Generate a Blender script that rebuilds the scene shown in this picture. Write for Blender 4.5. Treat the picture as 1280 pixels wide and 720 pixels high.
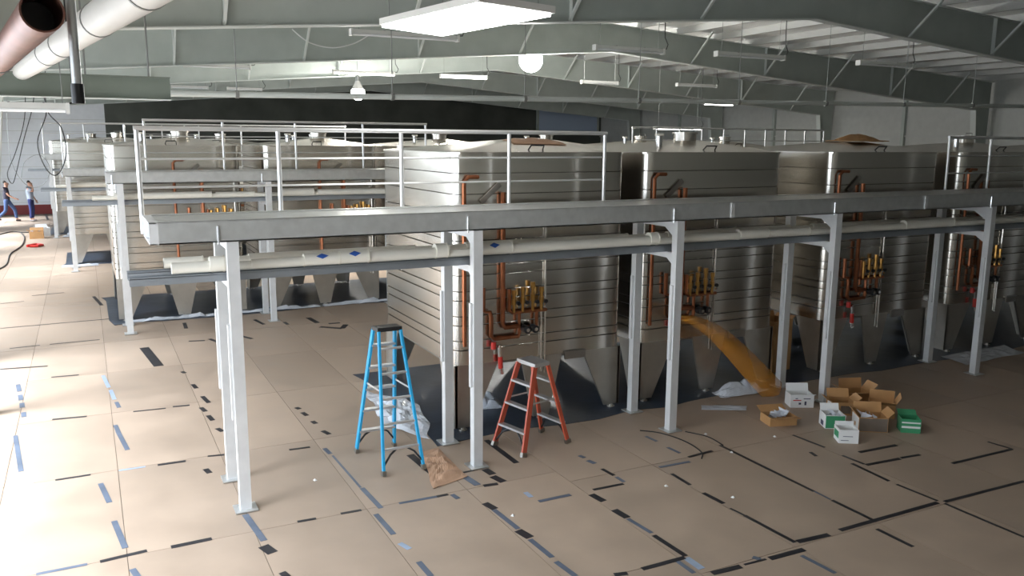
import bpy, bmesh, math, random
from mathutils import Vector, Matrix, noise
R = math.radians
random.seed(7)
S = bpy.context.scene
COL = S.collection
for o in list(bpy.data.objects): bpy.data.objects.remove(o)

# ------------------------------------------------------------------ camera, world, light, exposure
cd = bpy.data.cameras.new('camera'); co = bpy.data.objects.new('camera', cd); COL.objects.link(co)
cd.sensor_width = 36; cd.lens = 29.31; cd.clip_start = .05; cd.clip_end = 300
_yaw, _pitch, _roll = .47137, .17561, .00688
_f = Vector((math.sin(_yaw)*math.cos(_pitch), math.cos(_yaw)*math.cos(_pitch), -math.sin(_pitch)))
_r0 = Vector((math.cos(_yaw), -math.sin(_yaw), 0)); _u0 = _r0.cross(_f)
_r = math.cos(_roll)*_r0 + math.sin(_roll)*_u0; _u = -math.sin(_roll)*_r0 + math.cos(_roll)*_u0
co.matrix_world = Matrix(((_r.x, _u.x, -_f.x, 0), (_r.y, _u.y, -_f.y, 0), (_r.z, _u.z, -_f.z, 4.05), (0, 0, 0, 1)))
S.camera = co
S.view_settings.view_transform = 'Standard'; S.view_settings.look = 'None'
S.view_settings.gamma = 1; S.view_settings.use_curve_mapping = False
S.view_settings.exposure = 0.0

w = bpy.data.worlds.new('overcast_sky'); S.world = w; w.use_nodes = True
w.node_tree.nodes['Background'].inputs[0].default_value = (.84, .94, 1.06, 1)
w.node_tree.nodes['Background'].inputs[1].default_value = 6.0
DAYLIGHT_OPENINGS = ((-2.0, 1.5, 17.3, 0, 4.3), (-5.0, 17.7, 19.3, 2.4, 6.3), (-5.0, 19.6, 24.2, 0, 4.6), (-5.0, 24.8, 33.2, 3.4, 6.4), (-5.0, 34.8, 40.6, 0, 4.3), (-5.0, 44.0, 48.5, 0, 4.0))     # unseen left-wall openings, high ones added for the light: x, y0, y1, sill, head
for xd, y0, y1, z0, h in DAYLIGHT_OPENINGS:                                             # sampling portals for the daylight through the openings
    l = bpy.data.lights.new('opening_daylight', 'AREA'); l.shape = 'RECTANGLE'; l.size = h-z0; l.size_y = y1-y0
    l.cycles.is_portal = True
    o = bpy.data.objects.new('opening_daylight', l); COL.objects.link(o)
    o.location = (xd-.1, (y0+y1)/2, (h+z0)/2); o.rotation_euler = (0, R(-90), 0)

sl = bpy.data.lights.new('sun', 'SUN'); sl.energy = 21.0; sl.angle = R(35); sl.color = (.90, .96, 1.05)
so = bpy.data.objects.new('sun', sl); COL.objects.link(so); so.location = (-12, 4, 12)
so.rotation_euler = Vector((math.cos(R(55)), .22, -math.sin(R(55)))).to_track_quat('-Z', 'Y').to_euler()

# ------------------------------------------------------------------ materials
MATS = {}
def mat(name, col, rough=.5, metal=0., var=.0, vscale=4., bump=0., bscale=20., stretch=(1, 1, 1), emit=None, estr=0., alpha=1., rnd=0., spec=.5, rvar=0., rofs=37., world=False):
    m = bpy.data.materials.new(name); m.use_nodes = True; nt = m.node_tree; N = nt.nodes; L = nt.links
    b = N['Principled BSDF']
    b.inputs['Base Color'].default_value = (*col, 1); b.inputs['Roughness'].default_value = rough
    b.inputs['Metallic'].default_value = metal; b.inputs['Specular IOR Level'].default_value = spec
    if emit: b.inputs['Emission Color'].default_value = (*emit, 1); b.inputs['Emission Strength'].default_value = estr
    if alpha < 1: b.inputs['Alpha'].default_value = alpha
    if var or bump or rnd or rvar:
        tc = N.new('ShaderNodeTexCoord'); mp = N.new('ShaderNodeMapping'); mp.inputs['Scale'].default_value = stretch
        L.new(N.new('ShaderNodeNewGeometry').outputs['Position'] if world else tc.outputs['Object'], mp.inputs[0])
        oi = N.new('ShaderNodeObjectInfo')
        ad = N.new('ShaderNodeVectorMath'); ad.operation = 'ADD'
        mu = N.new('ShaderNodeMath'); mu.operation = 'MULTIPLY'; mu.inputs[1].default_value = rofs
        L.new(oi.outputs['Random'], mu.inputs[0]); L.new(mp.outputs[0], ad.inputs[0]); L.new(mu.outputs[0], ad.inputs[1])
        nz = N.new('ShaderNodeTexNoise'); nz.inputs['Scale'].default_value = vscale; nz.inputs['Detail'].default_value = 5
        L.new(ad.outputs[0], nz.inputs['Vector'])
        if var or rnd:
            mr = N.new('ShaderNodeMapRange'); mr.inputs[1].default_value = .3; mr.inputs[2].default_value = .7
            mr.inputs[3].default_value = 1-var; mr.inputs[4].default_value = 1+var
            L.new(nz.outputs['Fac'], mr.inputs[0])
            m2 = N.new('ShaderNodeMapRange'); m2.inputs[3].default_value = 1-rnd; m2.inputs[4].default_value = 1+rnd
            L.new(oi.outputs['Random'], m2.inputs[0])
            mm = N.new('ShaderNodeMath'); mm.operation = 'MULTIPLY'; L.new(mr.outputs[0], mm.inputs[0]); L.new(m2.outputs[0], mm.inputs[1])
            vm = N.new('ShaderNodeVectorMath'); vm.operation = 'SCALE'; vm.inputs[0].default_value = col
            L.new(mm.outputs[0], vm.inputs['Scale']); L.new(vm.outputs[0], b.inputs['Base Color'])
        if rvar:
            m3 = N.new('ShaderNodeMapRange'); m3.inputs[1].default_value = .3; m3.inputs[2].default_value = .7
            m3.inputs[3].default_value = max(0, rough-rvar); m3.inputs[4].default_value = rough+rvar
            L.new(nz.outputs['Fac'], m3.inputs[0]); L.new(m3.outputs[0], b.inputs['Roughness'])
        if bump:
            n2 = N.new('ShaderNodeTexNoise'); n2.inputs['Scale'].default_value = bscale; n2.inputs['Detail'].default_value = 3
            L.new(ad.outputs[0], n2.inputs['Vector'])
            bp = N.new('ShaderNodeBump'); bp.inputs['Strength'].default_value = bump; bp.inputs['Distance'].default_value = .02
            L.new(n2.outputs['Fac'], bp.inputs['Height']); L.new(bp.outputs[0], b.inputs['Normal'])
    MATS[name] = m; return m

mat('board', (.375, .29, .22), .5, var=.10, vscale=1.6, bump=.05, bscale=6, rnd=.07, rvar=.1)
mat('slab', (.17, .135, .105), .7, var=.2)
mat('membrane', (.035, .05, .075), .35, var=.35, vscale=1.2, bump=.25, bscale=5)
mat('tape_black', (.02, .02, .024), .45, var=.2); mat('tape_blue', (.10, .125, .17), .4, var=.2); mat('tape_light', (.30, .38, .50), .35, var=.15)
mat('steel', (.62, .585, .525), .235, 1., var=.05, vscale=.9, stretch=(1.6, 1.6, .12), bump=.004, bscale=.9, rofs=0., world=True)
mat('steel_dark', (.34, .32, .29), .4, 1., var=.1)
mat('steel_leg', (.50, .475, .425), .38, .9, var=.08)
mat('galv', (.60, .61, .60), .38, .75, var=.07, vscale=9)
mat('galv_post', (.72, .73, .73), .42, .35, var=.05, vscale=6)
mat('strut', (.34, .37, .40), .42, .7, var=.08)
mat('rail', (.70, .70, .69), .33, .7)
mat('pvc', (.80, .77, .68), .35, var=.03); mat('pvc_end', (.72, .68, .58), .5); mat('blue_label', (.02, .09, .38), .4)
mat('copper', (.34, .125, .06), .34, .9, var=.2, vscale=8); mat('brass', (.46, .25, .07), .28, .95); mat('copper_dull', (.22, .10, .075), .42, .7, var=.2, vscale=6); mat('black', (.015, .015, .016), .4)
mat('chrome', (.75, .75, .75), .15, 1.); mat('red', (.55, .03, .02), .4)
mat('frame_paint', (.42, .465, .43), .5, var=.06, vscale=2.); mat('beam_paint', (.19, .22, .185), .5, var=.08, vscale=2.); mat('frame_light', (.62, .66, .63), .5)
mat('insul', (.82, .83, .82), .6, var=.05, vscale=1.5, bump=.1, bscale=3); mat('purlin', (.48, .49, .47), .5)
mat('wall_white', (.72, .75, .78), .6, var=.03); mat('wall_dark', (.08, .088, .075), .7, var=.25, vscale=.7); mat('wall_grey', (.50, .51, .48), .6, var=.05)
mat('wall_red', (.20, .02, .02), .45); mat('sky_glass', (.48, .58, .74), .25)
mat('concrete', (.45, .44, .42), .8, var=.1)
mat('fixture', (.70, .70, .67), .45, var=.03); mat('tube_lit', (1, 1, 1), .4, emit=(1, .98, .93), estr=9.); mat('tube_off', (.82, .84, .84), .3)
mat('reflected_panel_lit', (1, 1, 1), .4, emit=(1, 1, .98), estr=12.); mat('bulb', (1, 1, 1), .4, emit=(1, .99, .96), estr=60.)
mat('rod', (.30, .31, .30), .45, .6); mat('cable', (.02, .02, .02), .5); mat('cable_white', (.75, .76, .75), .5)
mat('blue_fg', (.015, .33, .60), .38, var=.05); mat('orange_fg', (.50, .09, .045), .4, var=.05); mat('alu', (.66, .67, .68), .35, .8)
mat('kraft', (.44, .27, .17), .65, var=.1, vscale=5, bump=.2, bscale=8); mat('card', (.46, .25, .10), .7, var=.1); mat('card_white', (.78, .78, .76), .55, var=.03)
mat('green', (.05, .28, .13), .5); mat('ink', (.06, .06, .10), .5)
mat('poly', (.80, .84, .90), .22, alpha=.72, var=.05, bump=.3, bscale=14)
mat('orange_reflection_sheet', (.85, .36, .03), .3, alpha=.36, var=.08, vscale=3)
mat('skin', (.45, .24, .16), .55); mat('hair', (.03, .018, .012), .6); mat('navy', (.035, .03, .05), .8, var=.1); mat('shirt_grey', (.42, .48, .58), .8, var=.1)
mat('jeans', (.06, .10, .22), .8, var=.15); mat('jeans_dark', (.035, .045, .16), .8, var=.15); mat('shoe', (.30, .28, .27), .6); mat('shoe_dark', (.05, .03, .025), .6)

# ------------------------------------------------------------------ mesh helpers
class MB:
    def __init__(s): s.v = []; s.f = []
    def add(s, vs, fs):
        k = len(s.v); s.v += [tuple(v) for v in vs]; s.f += [tuple(i+k for i in f) for f in fs]; return s
    def box(s, x0, x1, y0, y1, z0, z1):
        return s.add([(x0, y0, z0), (x1, y0, z0), (x1, y1, z0), (x0, y1, z0), (x0, y0, z1), (x1, y0, z1), (x1, y1, z1), (x0, y1, z1)],
                     [(0, 3, 2, 1), (4, 5, 6, 7), (0, 1, 5, 4), (1, 2, 6, 5), (2, 3, 7, 6), (3, 0, 4, 7)])
    def cyl(s, p, q, r, n=10, r2=None):
        p = Vector(p); q = Vector(q); r2 = r if r2 is None else r2
        d = (q-p).normalized(); a = d.orthogonal().normalized(); b = d.cross(a)
        vs = [p+(a*math.cos(t)+b*math.sin(t))*r for t in [2*math.pi*i/n for i in range(n)]] + \
             [q+(a*math.cos(t)+b*math.sin(t))*r2 for t in [2*math.pi*i/n for i in range(n)]]
        return s.add(vs, [(i, (i+1) % n, n+(i+1) % n, n+i) for i in range(n)]+[tuple(range(n-1, -1, -1)), tuple(range(n, 2*n))])
    def pipe(s, pts, r, n=8):
        pts = [Vector(p) for p in pts]; vs = []; fs = []; a = None
        for i, p in enumerate(pts):
            d = ((pts[i+1]-p if i+1 < len(pts) else Vector((0, 0, 0))) + (p-pts[i-1] if i else Vector((0, 0, 0)))).normalized()
            a = d.orthogonal().normalized() if a is None else (a-d*a.dot(d)).normalized()
            b = d.cross(a); vs += [p+(a*math.cos(2*math.pi*k/n)+b*math.sin(2*math.pi*k/n))*r for k in range(n)]
        for i in range(len(pts)-1):
            fs += [(i*n+k, i*n+(k+1) % n, (i+1)*n+(k+1) % n, (i+1)*n+k) for k in range(n)]
        fs += [tuple(range(n-1, -1, -1)), tuple(range((len(pts)-1)*n, len(pts)*n))]
        return s.add(vs, fs)
    def prism(s, poly, axis, t0, t1):           # poly in the two other axes (in order), extruded along axis
        def P(a, b, t): return (t, a, b) if axis == 'X' else (a, t, b) if axis == 'Y' else (a, b, t)
        n = len(poly)
        return s.add([P(a, b, t0) for a, b in poly]+[P(a, b, t1) for a, b in poly],
                     [tuple(range(n-1, -1, -1)), tuple(range(n, 2*n))]+[(i, (i+1) % n, n+(i+1) % n, n+i) for i in range(n)])
    def bar(s, p, q, a, b, up=(0, 0, 1)):        # rectangular bar from p to q, a wide (across), b deep (along up)
        p = Vector(p); q = Vector(q); d = (q-p).normalized(); u = Vector(up); x = d.cross(u).normalized(); y = x.cross(d)
        c = [(-a/2, -b/2), (a/2, -b/2), (a/2, b/2), (-a/2, b/2)]
        return s.add([p+x*i+y*j for i, j in c]+[q+x*i+y*j for i, j in c],
                     [(0, 3, 2, 1), (4, 5, 6, 7), (0, 1, 5, 4), (1, 2, 6, 5), (2, 3, 7, 6), (3, 0, 4, 7)])
    def mesh(s, name, smooth=False):
        me = bpy.data.meshes.new(name); me.from_pydata(s.v, [], s.f)
        bm = bmesh.new(); bm.from_mesh(me); bmesh.ops.recalc_face_normals(bm, faces=bm.faces); bm.to_mesh(me); bm.free()
        if smooth:
            me.shade_smooth(); me.set_sharp_from_angle(angle=R(38))
        return me
    def build(s, name, m, parent=None, smooth=False):
        return obj(name, s.mesh(name, smooth), m, parent)
def obj(name, me, m, parent=None, loc=None):
    if m and not me.materials: me.materials.append(MATS[m])
    o = bpy.data.objects.new(name, me); COL.objects.link(o)
    if parent: o.parent = parent
    if loc: o.location = loc
    return o
def tag(o, label, cat, group=None):
    o['label'] = label; o['category'] = cat
    if group: o['group'] = group
    return o
def thing(name, label, cat, loc=(0, 0, 0), rz=0, group=None):
    o = bpy.data.objects.new(name, None); COL.objects.link(o); o.location = loc; o.rotation_euler.z = rz; o.empty_display_size = .2
    return tag(o, label, cat, group)
def struct(o): o['kind'] = 'structure'; return o
def copy_tree(o, parent=None):
    c = o.copy(); COL.objects.link(c); c.parent = parent
    for ch in list(o.children): copy_tree(ch, c)
    return c

# tape strips on the boards: x1, y1, x2, y2, width, colour
TAPES=[(-1.85,20.47,0.25,20.56,0.05,'k'),(-1.54,18.4,-1.03,18.44,0.05,'k'),(-0.86,18.44,0.03,18.46,0.05,'k'),(-1.58,16.77,-0.84,16.65,0.07,'k'),(-0.76,15.82,-0.34,15.78,0.06,'k'),
(0.79,17.37,0.94,15.8,0.17,'k'),(1.27,15.24,1.31,15.11,0.07,'k'),(1.35,14.34,1.38,14.07,0.07,'k'),(1.41,13.58,1.46,13.19,0.07,'k'),(1.32,13,1.36,12.77,0.07,'k'),
(1.37,12.56,1.4,12.3,0.07,'k'),(1.41,11.92,1.46,11.75,0.07,'k'),(-0.68,13.35,-0.23,13.29,0.06,'k'),(0.39,13.23,0.84,13.19,0.05,'k'),(0.94,13.22,1.18,13.19,0.06,'k'),
(0.03,15.55,0.1,14.74,0.06,'l'),(0.12,14.58,0.16,14,0.06,'l'),(0.18,13.85,0.21,13.53,0.06,'b'),(0.13,12.69,0.17,12.2,0.06,'b'),(-1.24,15.58,-1.19,15.11,0.07,'b'),
(-1.17,14.91,-1.14,14.58,0.07,'b'),(-1.12,14.43,-1.1,14.16,0.07,'b'),(-1.07,13.9,-1.05,13.65,0.07,'b'),(-0.02,23.7,0.14,22.34,0.08,'k'),(-1.11,12.82,-0.96,11.34,0.06,'b'),
(-0.58,10.86,-0.2,10.86,0.05,'k'),(0.11,10.85,0.41,10.84,0.04,'l'),(0.55,10.83,0.88,10.82,0.06,'k'),(1.15,10.87,1.35,10.83,0.05,'k'),(-0.1,10.52,-0.02,9.89,0.06,'b'),
(0.01,9.36,0.09,8.65,0.06,'b'),(-0.68,8.46,-0.25,8.46,0.05,'b'),(-0.14,8.46,0.28,8.5,0.06,'k'),(0.5,8.47,0.89,8.48,0.07,'k'),(0.13,8.17,0.17,7.99,0.06,'b'),
(0.15,12.39,0.24,11.56,0.06,'b'),(1.07,10.44,1.1,10.28,0.07,'k'),(-1.02,10.74,-0.78,10.93,0.03,'l'),(-1.01,10.99,-0.76,10.66,0.03,'l'),(2.62,12.37,2.65,12.27,0.07,'k'),
(2.65,12.1,2.68,11.92,0.07,'k'),(2.69,11.64,2.71,11.51,0.07,'k'),(2.72,11.17,2.77,10.99,0.07,'k'),(2.14,10.64,2.41,10.62,0.05,'k'),(2.57,10.49,2.59,10.26,0.06,'b'),
(2.6,10.19,2.63,9.05,0.03,'b'),(2.64,9.03,2.67,8.41,0.06,'b'),(1.76,8.48,1.96,8.47,0.05,'k'),(2.23,8.47,2.46,8.46,0.05,'k'),(2.89,8.44,3.34,8.42,0.05,'b'),
(2.57,8.29,2.59,7.75,0.06,'b'),(2.58,7.54,2.63,7.38,0.06,'l'),(2.62,7.1,2.63,6.79,0.06,'b'),(1.29,8.91,1.36,8.2,0.07,'b'),(1.33,8.09,1.39,7.9,0.11,'k'),
(1.39,7.48,1.42,7.37,0.07,'k'),(3.51,9.78,3.57,8.71,0.1,'k'),(3.34,8.42,3.48,8.42,0.05,'k'),(3.86,8.82,3.9,8.51,0.09,'b'),(4.18,8.91,4.2,8.72,0.1,'k'),
(4.17,8.67,4.22,8.46,0.1,'k'),(3.95,8.46,4.13,8.44,0.07,'k'),(3.78,8.92,4.09,8.95,0.04,'k'),(4.63,9.83,4.63,8.92,0.08,'k'),(3.52,8.4,3.54,8.26,0.06,'b'),
(3.76,8.02,3.8,7.83,0.09,'k'),(3.78,7.82,3.81,7.29,0.06,'b'),(3.79,7.26,3.83,7.06,0.1,'k'),(3.81,7.03,3.83,6.6,0.06,'b'),(3.82,6.51,3.85,6.19,0.06,'b'),
(4.31,8.08,4.31,7.93,0.06,'l'),(4.33,7.79,4.75,7.79,0.06,'b'),(5.06,7.79,5.48,7.78,0.05,'k'),(5.5,8.28,5.52,8.04,0.05,'k'),(5.52,7.99,5.52,7.82,0.05,'b'),
(5.48,8.79,5.5,8.69,0.06,'b'),(5.49,8.6,5.52,8.47,0.07,'b'),(4.97,7.69,5,7.47,0.09,'k'),(4.98,7.23,5,7,0.09,'k'),(4.99,6.98,5.02,6.59,0.05,'b'),
(5.01,6.54,5.03,6.04,0.06,'k'),(5.01,6.01,5.01,5.77,0.08,'l'),(4.89,5.99,4.89,5.74,0.05,'b'),(4.49,6.02,5,6.02,0.06,'k'),(4.19,6.05,4.32,6.02,0.06,'k'),
(5.04,5.66,5.38,5.64,0.07,'k'),(5.74,5.63,6.19,5.62,0.07,'k'),(5.43,5.65,5.7,5.64,0.03,'k'),(5.61,5.73,5.65,5.66,0.06,'b'),(6.18,8.01,6.65,7.99,0.05,'b'),
(6.19,7.77,6.18,7.4,0.05,'k'),(6.17,7.15,6.19,6.82,0.06,'k'),(6.17,6.69,6.19,6.48,0.03,'k'),(6.19,6.48,6.22,5.77,0.05,'k'),(6.25,5.77,6.67,5.74,0.07,'k'),
(7.39,8.28,7.37,6.61,0.045,'k'),(7.38,6.61,7.37,6.36,0.03,'b'),(7.37,6.34,7.37,5.75,0.05,'k'),(6.07,5.54,6.1,5.14,0.05,'b'),(6.7,8.52,6.72,8.28,0.05,'b'),
(6.69,9,6.71,8.77,0.05,'b'),(6.73,8.12,7.16,8.16,0.05,'k'),(8.58,8.14,8.61,7.59,0.04,'k'),(6.85,5.76,8.41,5.76,0.06,'k'),(8.5,5.74,9.92,5.7,0.05,'k'),
(7.23,5.61,7.23,5.17,0.05,'k'),(8.46,5.71,8.46,4.79,0.04,'k'),(8.59,7.28,8.6,6.94,0.04,'k'),(8.48,7.03,8.43,6.43,0.05,'k'),(8.43,6.32,8.45,5.79,0.04,'k'),
(8.88,7.26,9.56,7.23,0.06,'k'),(8.6,6.91,9.18,6.87,0.06,'k'),(9.21,6.88,9.54,6.85,0.05,'k'),(9.64,6.46,10.84,6.44,0.05,'k'),(10.81,6.76,10.84,6.44,0.04,'k'),
(8.3,7.55,8.26,7.41,0.05,'k'),(4.33,18.79,4.39,18.15,0.12,'k'),(4.34,17.73,4.73,17.37,0.12,'k'),(4.73,17.37,4.91,17.72,0.12,'k'),(4.59,17.96,4.84,17.94,0.1,'k'),
(3.74,18.55,3.76,18.26,0.08,'k'),(3.19,19.08,3.29,18.49,0.08,'k'),(2.64,17.61,2.81,17.22,0.08,'k'),(1.73,19.4,1.71,18.79,0.08,'k'),(2.03,17.59,2.17,17.14,0.08,'k'),
(1.63,17.55,1.93,17.48,0.08,'k'),(-1.44,24.48,-0.71,24.64,0.06,'k'),(-2.08,23.6,-1.58,23.71,0.05,'k'),(-2.19,54.04,-1.78,47.13,0.1,'k'),]

# ------------------------------------------------------------------ the hall
XL, XR, YF, YB, RX = -5.0, 33.0, -1.3, 51.0, 14.5
def zr(x): return 7.72-.057*abs(x-RX)
floor = struct(MB().box(XL-.3, XR+.3, YF-.3, YB+.3, -.2, 0).build('floor', 'slab'))
struct(MB().prism([(-40, -20), (-2.3, -20), (-2.3, 17.2), (XL-.3, 17.2), (XL-.3, 60), (-40, 60)], 'Z', -.25, -.02).build('floor_outside', 'concrete'))
# protective boards laid over the slab, one object each
PADS = ((4.0, 21.2, 10.0, 13.75), (.25, 20.5, 19.85, 23.4), (-.75, 9.2, 29.9, 33.3), (-1.5, 5.5, 39.8, 43.2))
BW, BL = 1.21, 2.42
board_me = MB().box(.0035, BW-.0035, .0035, BL-.0035, .0008, .006).mesh('board')
for c in range(-5, 26):
    x = .1+c*BW; y0 = (8.46 if x < 4.6 else 5.7)-BL*3
    for k in range(0, 22):
        y = y0+k*BL
        if y+BL > YB-.05 or x < XL+.05: continue
        xc, yc = x+BW/2, y+BL/2
        if y+BL < 3 or x/(y+BL) > 1.8 or xc/max(yc, 1) < -.35: continue
        if yc > 14.5 and xc/yc > .50: continue
        if yc > 24 and xc/yc > .10: continue
        if any(a < x and x+BW < b and d < y and y+BL < e for a, b, d, e in PADS): continue
        obj('board', board_me, 'board', floor, (x, y, 0))
for i, (x1, y1, x2, y2, wd, k) in enumerate(TAPES):
    MB().bar((x1, y1, .0078+.0003*(i % 4)), (x2, y2, .0078+.0003*(i % 4)), wd, .0016).build('tape_strip', {'k': 'tape_black', 'b': 'tape_blue', 'l': 'tape_light'}[k], floor)
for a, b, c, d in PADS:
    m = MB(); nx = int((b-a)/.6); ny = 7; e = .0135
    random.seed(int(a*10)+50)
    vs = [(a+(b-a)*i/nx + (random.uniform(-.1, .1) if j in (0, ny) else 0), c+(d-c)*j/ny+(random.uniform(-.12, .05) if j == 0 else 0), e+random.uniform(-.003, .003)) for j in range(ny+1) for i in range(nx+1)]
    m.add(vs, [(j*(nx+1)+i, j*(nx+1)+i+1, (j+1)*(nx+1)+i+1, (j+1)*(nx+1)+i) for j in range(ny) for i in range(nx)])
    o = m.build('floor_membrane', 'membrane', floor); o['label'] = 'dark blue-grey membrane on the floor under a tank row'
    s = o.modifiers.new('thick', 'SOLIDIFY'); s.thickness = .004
random.seed(11)
# walls
m = MB(); YJ = 17.5  # near stretch of wall set inward, out of view, for steeper daylight falloff
for xw, ya, yb, ds in ((-2.0, YF-.3, YJ, DAYLIGHT_OPENINGS[:1]), (XL, YJ-.3, YB+.3, DAYLIGHT_OPENINGS[1:])):
    y = ya
    for xd, y0, y1, z0, h in ds:
        m.box(xw-.3, xw, y, y0, 0, 7.0); m.box(xw-.3, xw, y0, y1, h, 7.0); y = y1
        if z0: m.box(xw-.3, xw, y0, y1, 0, z0)
    m.box(xw-.3, xw, y, yb, 0, 7.0)
m.box(XL-.3, -2.3, YJ-.3, YJ, 0, 7.0); struct(m.build('wall_left', 'wall_white'))
struct(MB().box(XR, XR+.3, YF-.3, YB+.3, 0, 6.68).build('wall_right', 'wall_grey'))
wb = struct(MB().prism([(XL, 0), (1.2, 0), (1.2, zr(1.2)), (XL, zr(XL))], 'Y', YB, YB+.3).build('wall_back', 'wall_white'))
MB().prism([(1.2, 0), (XR, 0), (XR, zr(XR)), (RX, zr(RX)), (1.2, zr(1.2))], 'Y', YB, YB+.3).build('dark_wall_part', 'wall_dark', wb)  # darker part of the back wall
for k in range(1, 9): MB().box(XL, 1.2, YB-.012, YB, k*.62, k*.62+.02).build('panel_joint', 'wall_grey', wb)
struct(MB().prism([(XL, 0), (XR, 0), (XR, zr(XR)), (RX, zr(RX)), (XL, zr(XL))], 'Y', YF-.3, YF).build('wall_front', 'wall_grey'))
struct(MB().box(XL, -.4, YB-.05, YB-.002, 0, .5).build('baseboard_back', 'wall_red'))
wn = struct(MB().box(27.9, 32.6, YB-.1, YB-.005, 4.72, 6.15).build('window_1', 'sky_glass'))
m = MB(); m.box(27.75, 27.9, YB-.14, YB-.004, 4.6, 6.3); m.box(32.6, 32.75, YB-.14, YB-.004, 4.6, 6.3); m.box(27.75, 32.75, YB-.14, YB-.004, 4.6, 4.72); m.box(27.75, 32.75, YB-.14, YB-.004, 6.15, 6.3)
m.build('window_frame', 'frame_paint', wn)
for k in range(6):                               # girts and posts along the right wall
    MB().box(XR-.16, XR-.003, 2+k*8.0-.08, 2+k*8.0+.08, 0.012, 6.55).build('wall_post', 'frame_paint', bpy.data.objects['wall_right'])
for z in (2.2, 4.3): MB().box(XR-.10, XR-.002, YF, YB, z, z+.07).build('girt', 'purlin', bpy.data.objects['wall_right'])
# roof
m = MB(); m.prism([(XL-.3, zr(XL-.3)), (RX, zr(RX)), (XR+.3, zr(XR+.3)), (XR+.3, zr(XR+.3)+.12), (RX, zr(RX)+.12), (XL-.3, zr(XL-.3)+.12)], 'Y', YF-.3, YB+.3)
ceil = struct(m.build('ceiling', 'insul'))
x = XL+.8
while x < XR-.3:
    if abs(x-RX) > .3: MB().box(-.035, .035, YF, YB, -.20, -.002).build('purlin', 'purlin', ceil).location = (x, 0, zr(x))
    x += 1.52
# portal frames
def zlo(x): return 6.72-.078*abs(x-RX)
FR = ((14, 'grey-green steel roof frame behind the large bright reflected panel'), (22, 'second grey-green roof frame, beyond the reflected panel and the long pale pipe'),
      (30, 'third grey-green roof frame, above the second row of tanks'), (38, 'fourth grey-green roof frame, above the tank row by the white wall'),
      (46, 'grey-green roof frame closest to the dark back wall'))
for Y, lab in FR:
    t = thing('roof_frame', lab, 'roof frame', (RX, Y, 0), 0, 'steel roof frames')
    xa, xb = (XL if Y > 15 else -2.0)-RX, XR-RX
    def Z(f, x): return f(x+RX)
    MB().prism([(xa+.02, Z(zr, xa)-.21), (xa+.02, 0.013), (xa+.5, 0.013), (xa+1.15, Z(zlo, xa+1.15)), (0, Z(zlo, 0)), (xb-1.15, Z(zlo, xb-1.15)), (xb-.5, 0.013), (xb-.18, 0.013), (xb-.18, Z(zr, xb)-.21), (0, Z(zr, 0)-.21)], 'Y', -.008, .008).build('web', 'frame_paint', t)
    for sx in (-1, 1):
        e = xa+1.15 if sx < 0 else xb-1.15; c = xa+.5 if sx < 0 else xb-.5; oe = xa+.05 if sx < 0 else xb-.2
        MB().bar((0, 0, Z(zlo, 0)-.01), (e, 0, Z(zlo, e)-.01), .24, .022).build('bottom_flange', 'frame_light', t)
        MB().bar((0, 0, Z(zr, 0)-.206), (oe, 0, Z(zr, oe)-.206), .24, .018).build('top_flange', 'frame_light', t)
        MB().bar((e, 0, Z(zlo, e)), (c, 0, .014), .24, .022, (1, 0, 0)).build('column_flange', 'frame_light', t)
        MB().bar((c, 0, .03), (e, 0, Z(zlo, e)), .015, .015, (1, 0, 0))
        for k in range(1, 6):
            x = sx*(k*3.1)
            MB().bar((x, -.02, Z(zlo, x)+.02), (x, -1.0, Z(zr, x)-.16), .05, .05, (1, 0, 0)).build('flange_brace', 'frame_light', t)
            if k in (2, 4): MB().box(x-.006, x+.006, -.11, -.009, Z(zlo, x)+.005, Z(zr, x)-.22).build('stiffener', 'frame_light', t)

# ------------------------------------------------------------------ stainless tanks
TW, TD = 2.76, 3.0
def rrect(off, r=.16, n=4):
    pts = []; x0, x1, y0, y1 = -off, TW+off, -off, TD+off; r = r+off
    for cx, cy, a0 in ((x1-r, y0+r, -90), (x1-r, y1-r, 0), (x0+r, y1-r, 90), (x0+r, y0+r, 180)):
        for k in range(n+1): a = R(a0+90*k/n); pts.append((cx+r*math.cos(a), cy+r*math.sin(a)))
    return pts
def course_mesh(h):
    m = MB(); vs = []; rings = ((0, -.03), (.008, -.03), (.011, 0), (h*.5, .0015), (h-.009, 0), (h-.007, -.03)); n = 20
    for z, o in rings: vs += [(x, y, z) for x, y in rrect(o)]
    fs = [(i*n+k, i*n+(k+1) % n, (i+1)*n+(k+1) % n, (i+1)*n+k) for i in range(len(rings)-1) for k in range(n)]
    m.add(vs, fs); return m.mesh('shell_course', True)
CM = {h: course_mesh(h) for h in (.22, .13, .28)}
def trap_leg(x0, x1, b0, b1, side):              # front plate x0..x1 at the top, b0..b1 at the foot; side -1/0/1: which way the corner return goes
    m = MB(); m.prism([(x0, .96), (x1, .96), (b1, .05), (b0, .05)], 'Y', .015, .05)
    if side: 
        xa, xb = (x0+.012, x0+.047) if side < 0 else (x1-.047, x1-.012)
        m.prism([(.015, .96), (.60, .96), (.26, .05), (.015, .05)], 'X', xa, xb)
    c = (b0+b1)/2; m.cyl((c, .034, .014), (c, .034, .06), .03, 8); m.cyl((c, .034, .014), (c, .034, .026), .06, 10)
    return m
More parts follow.
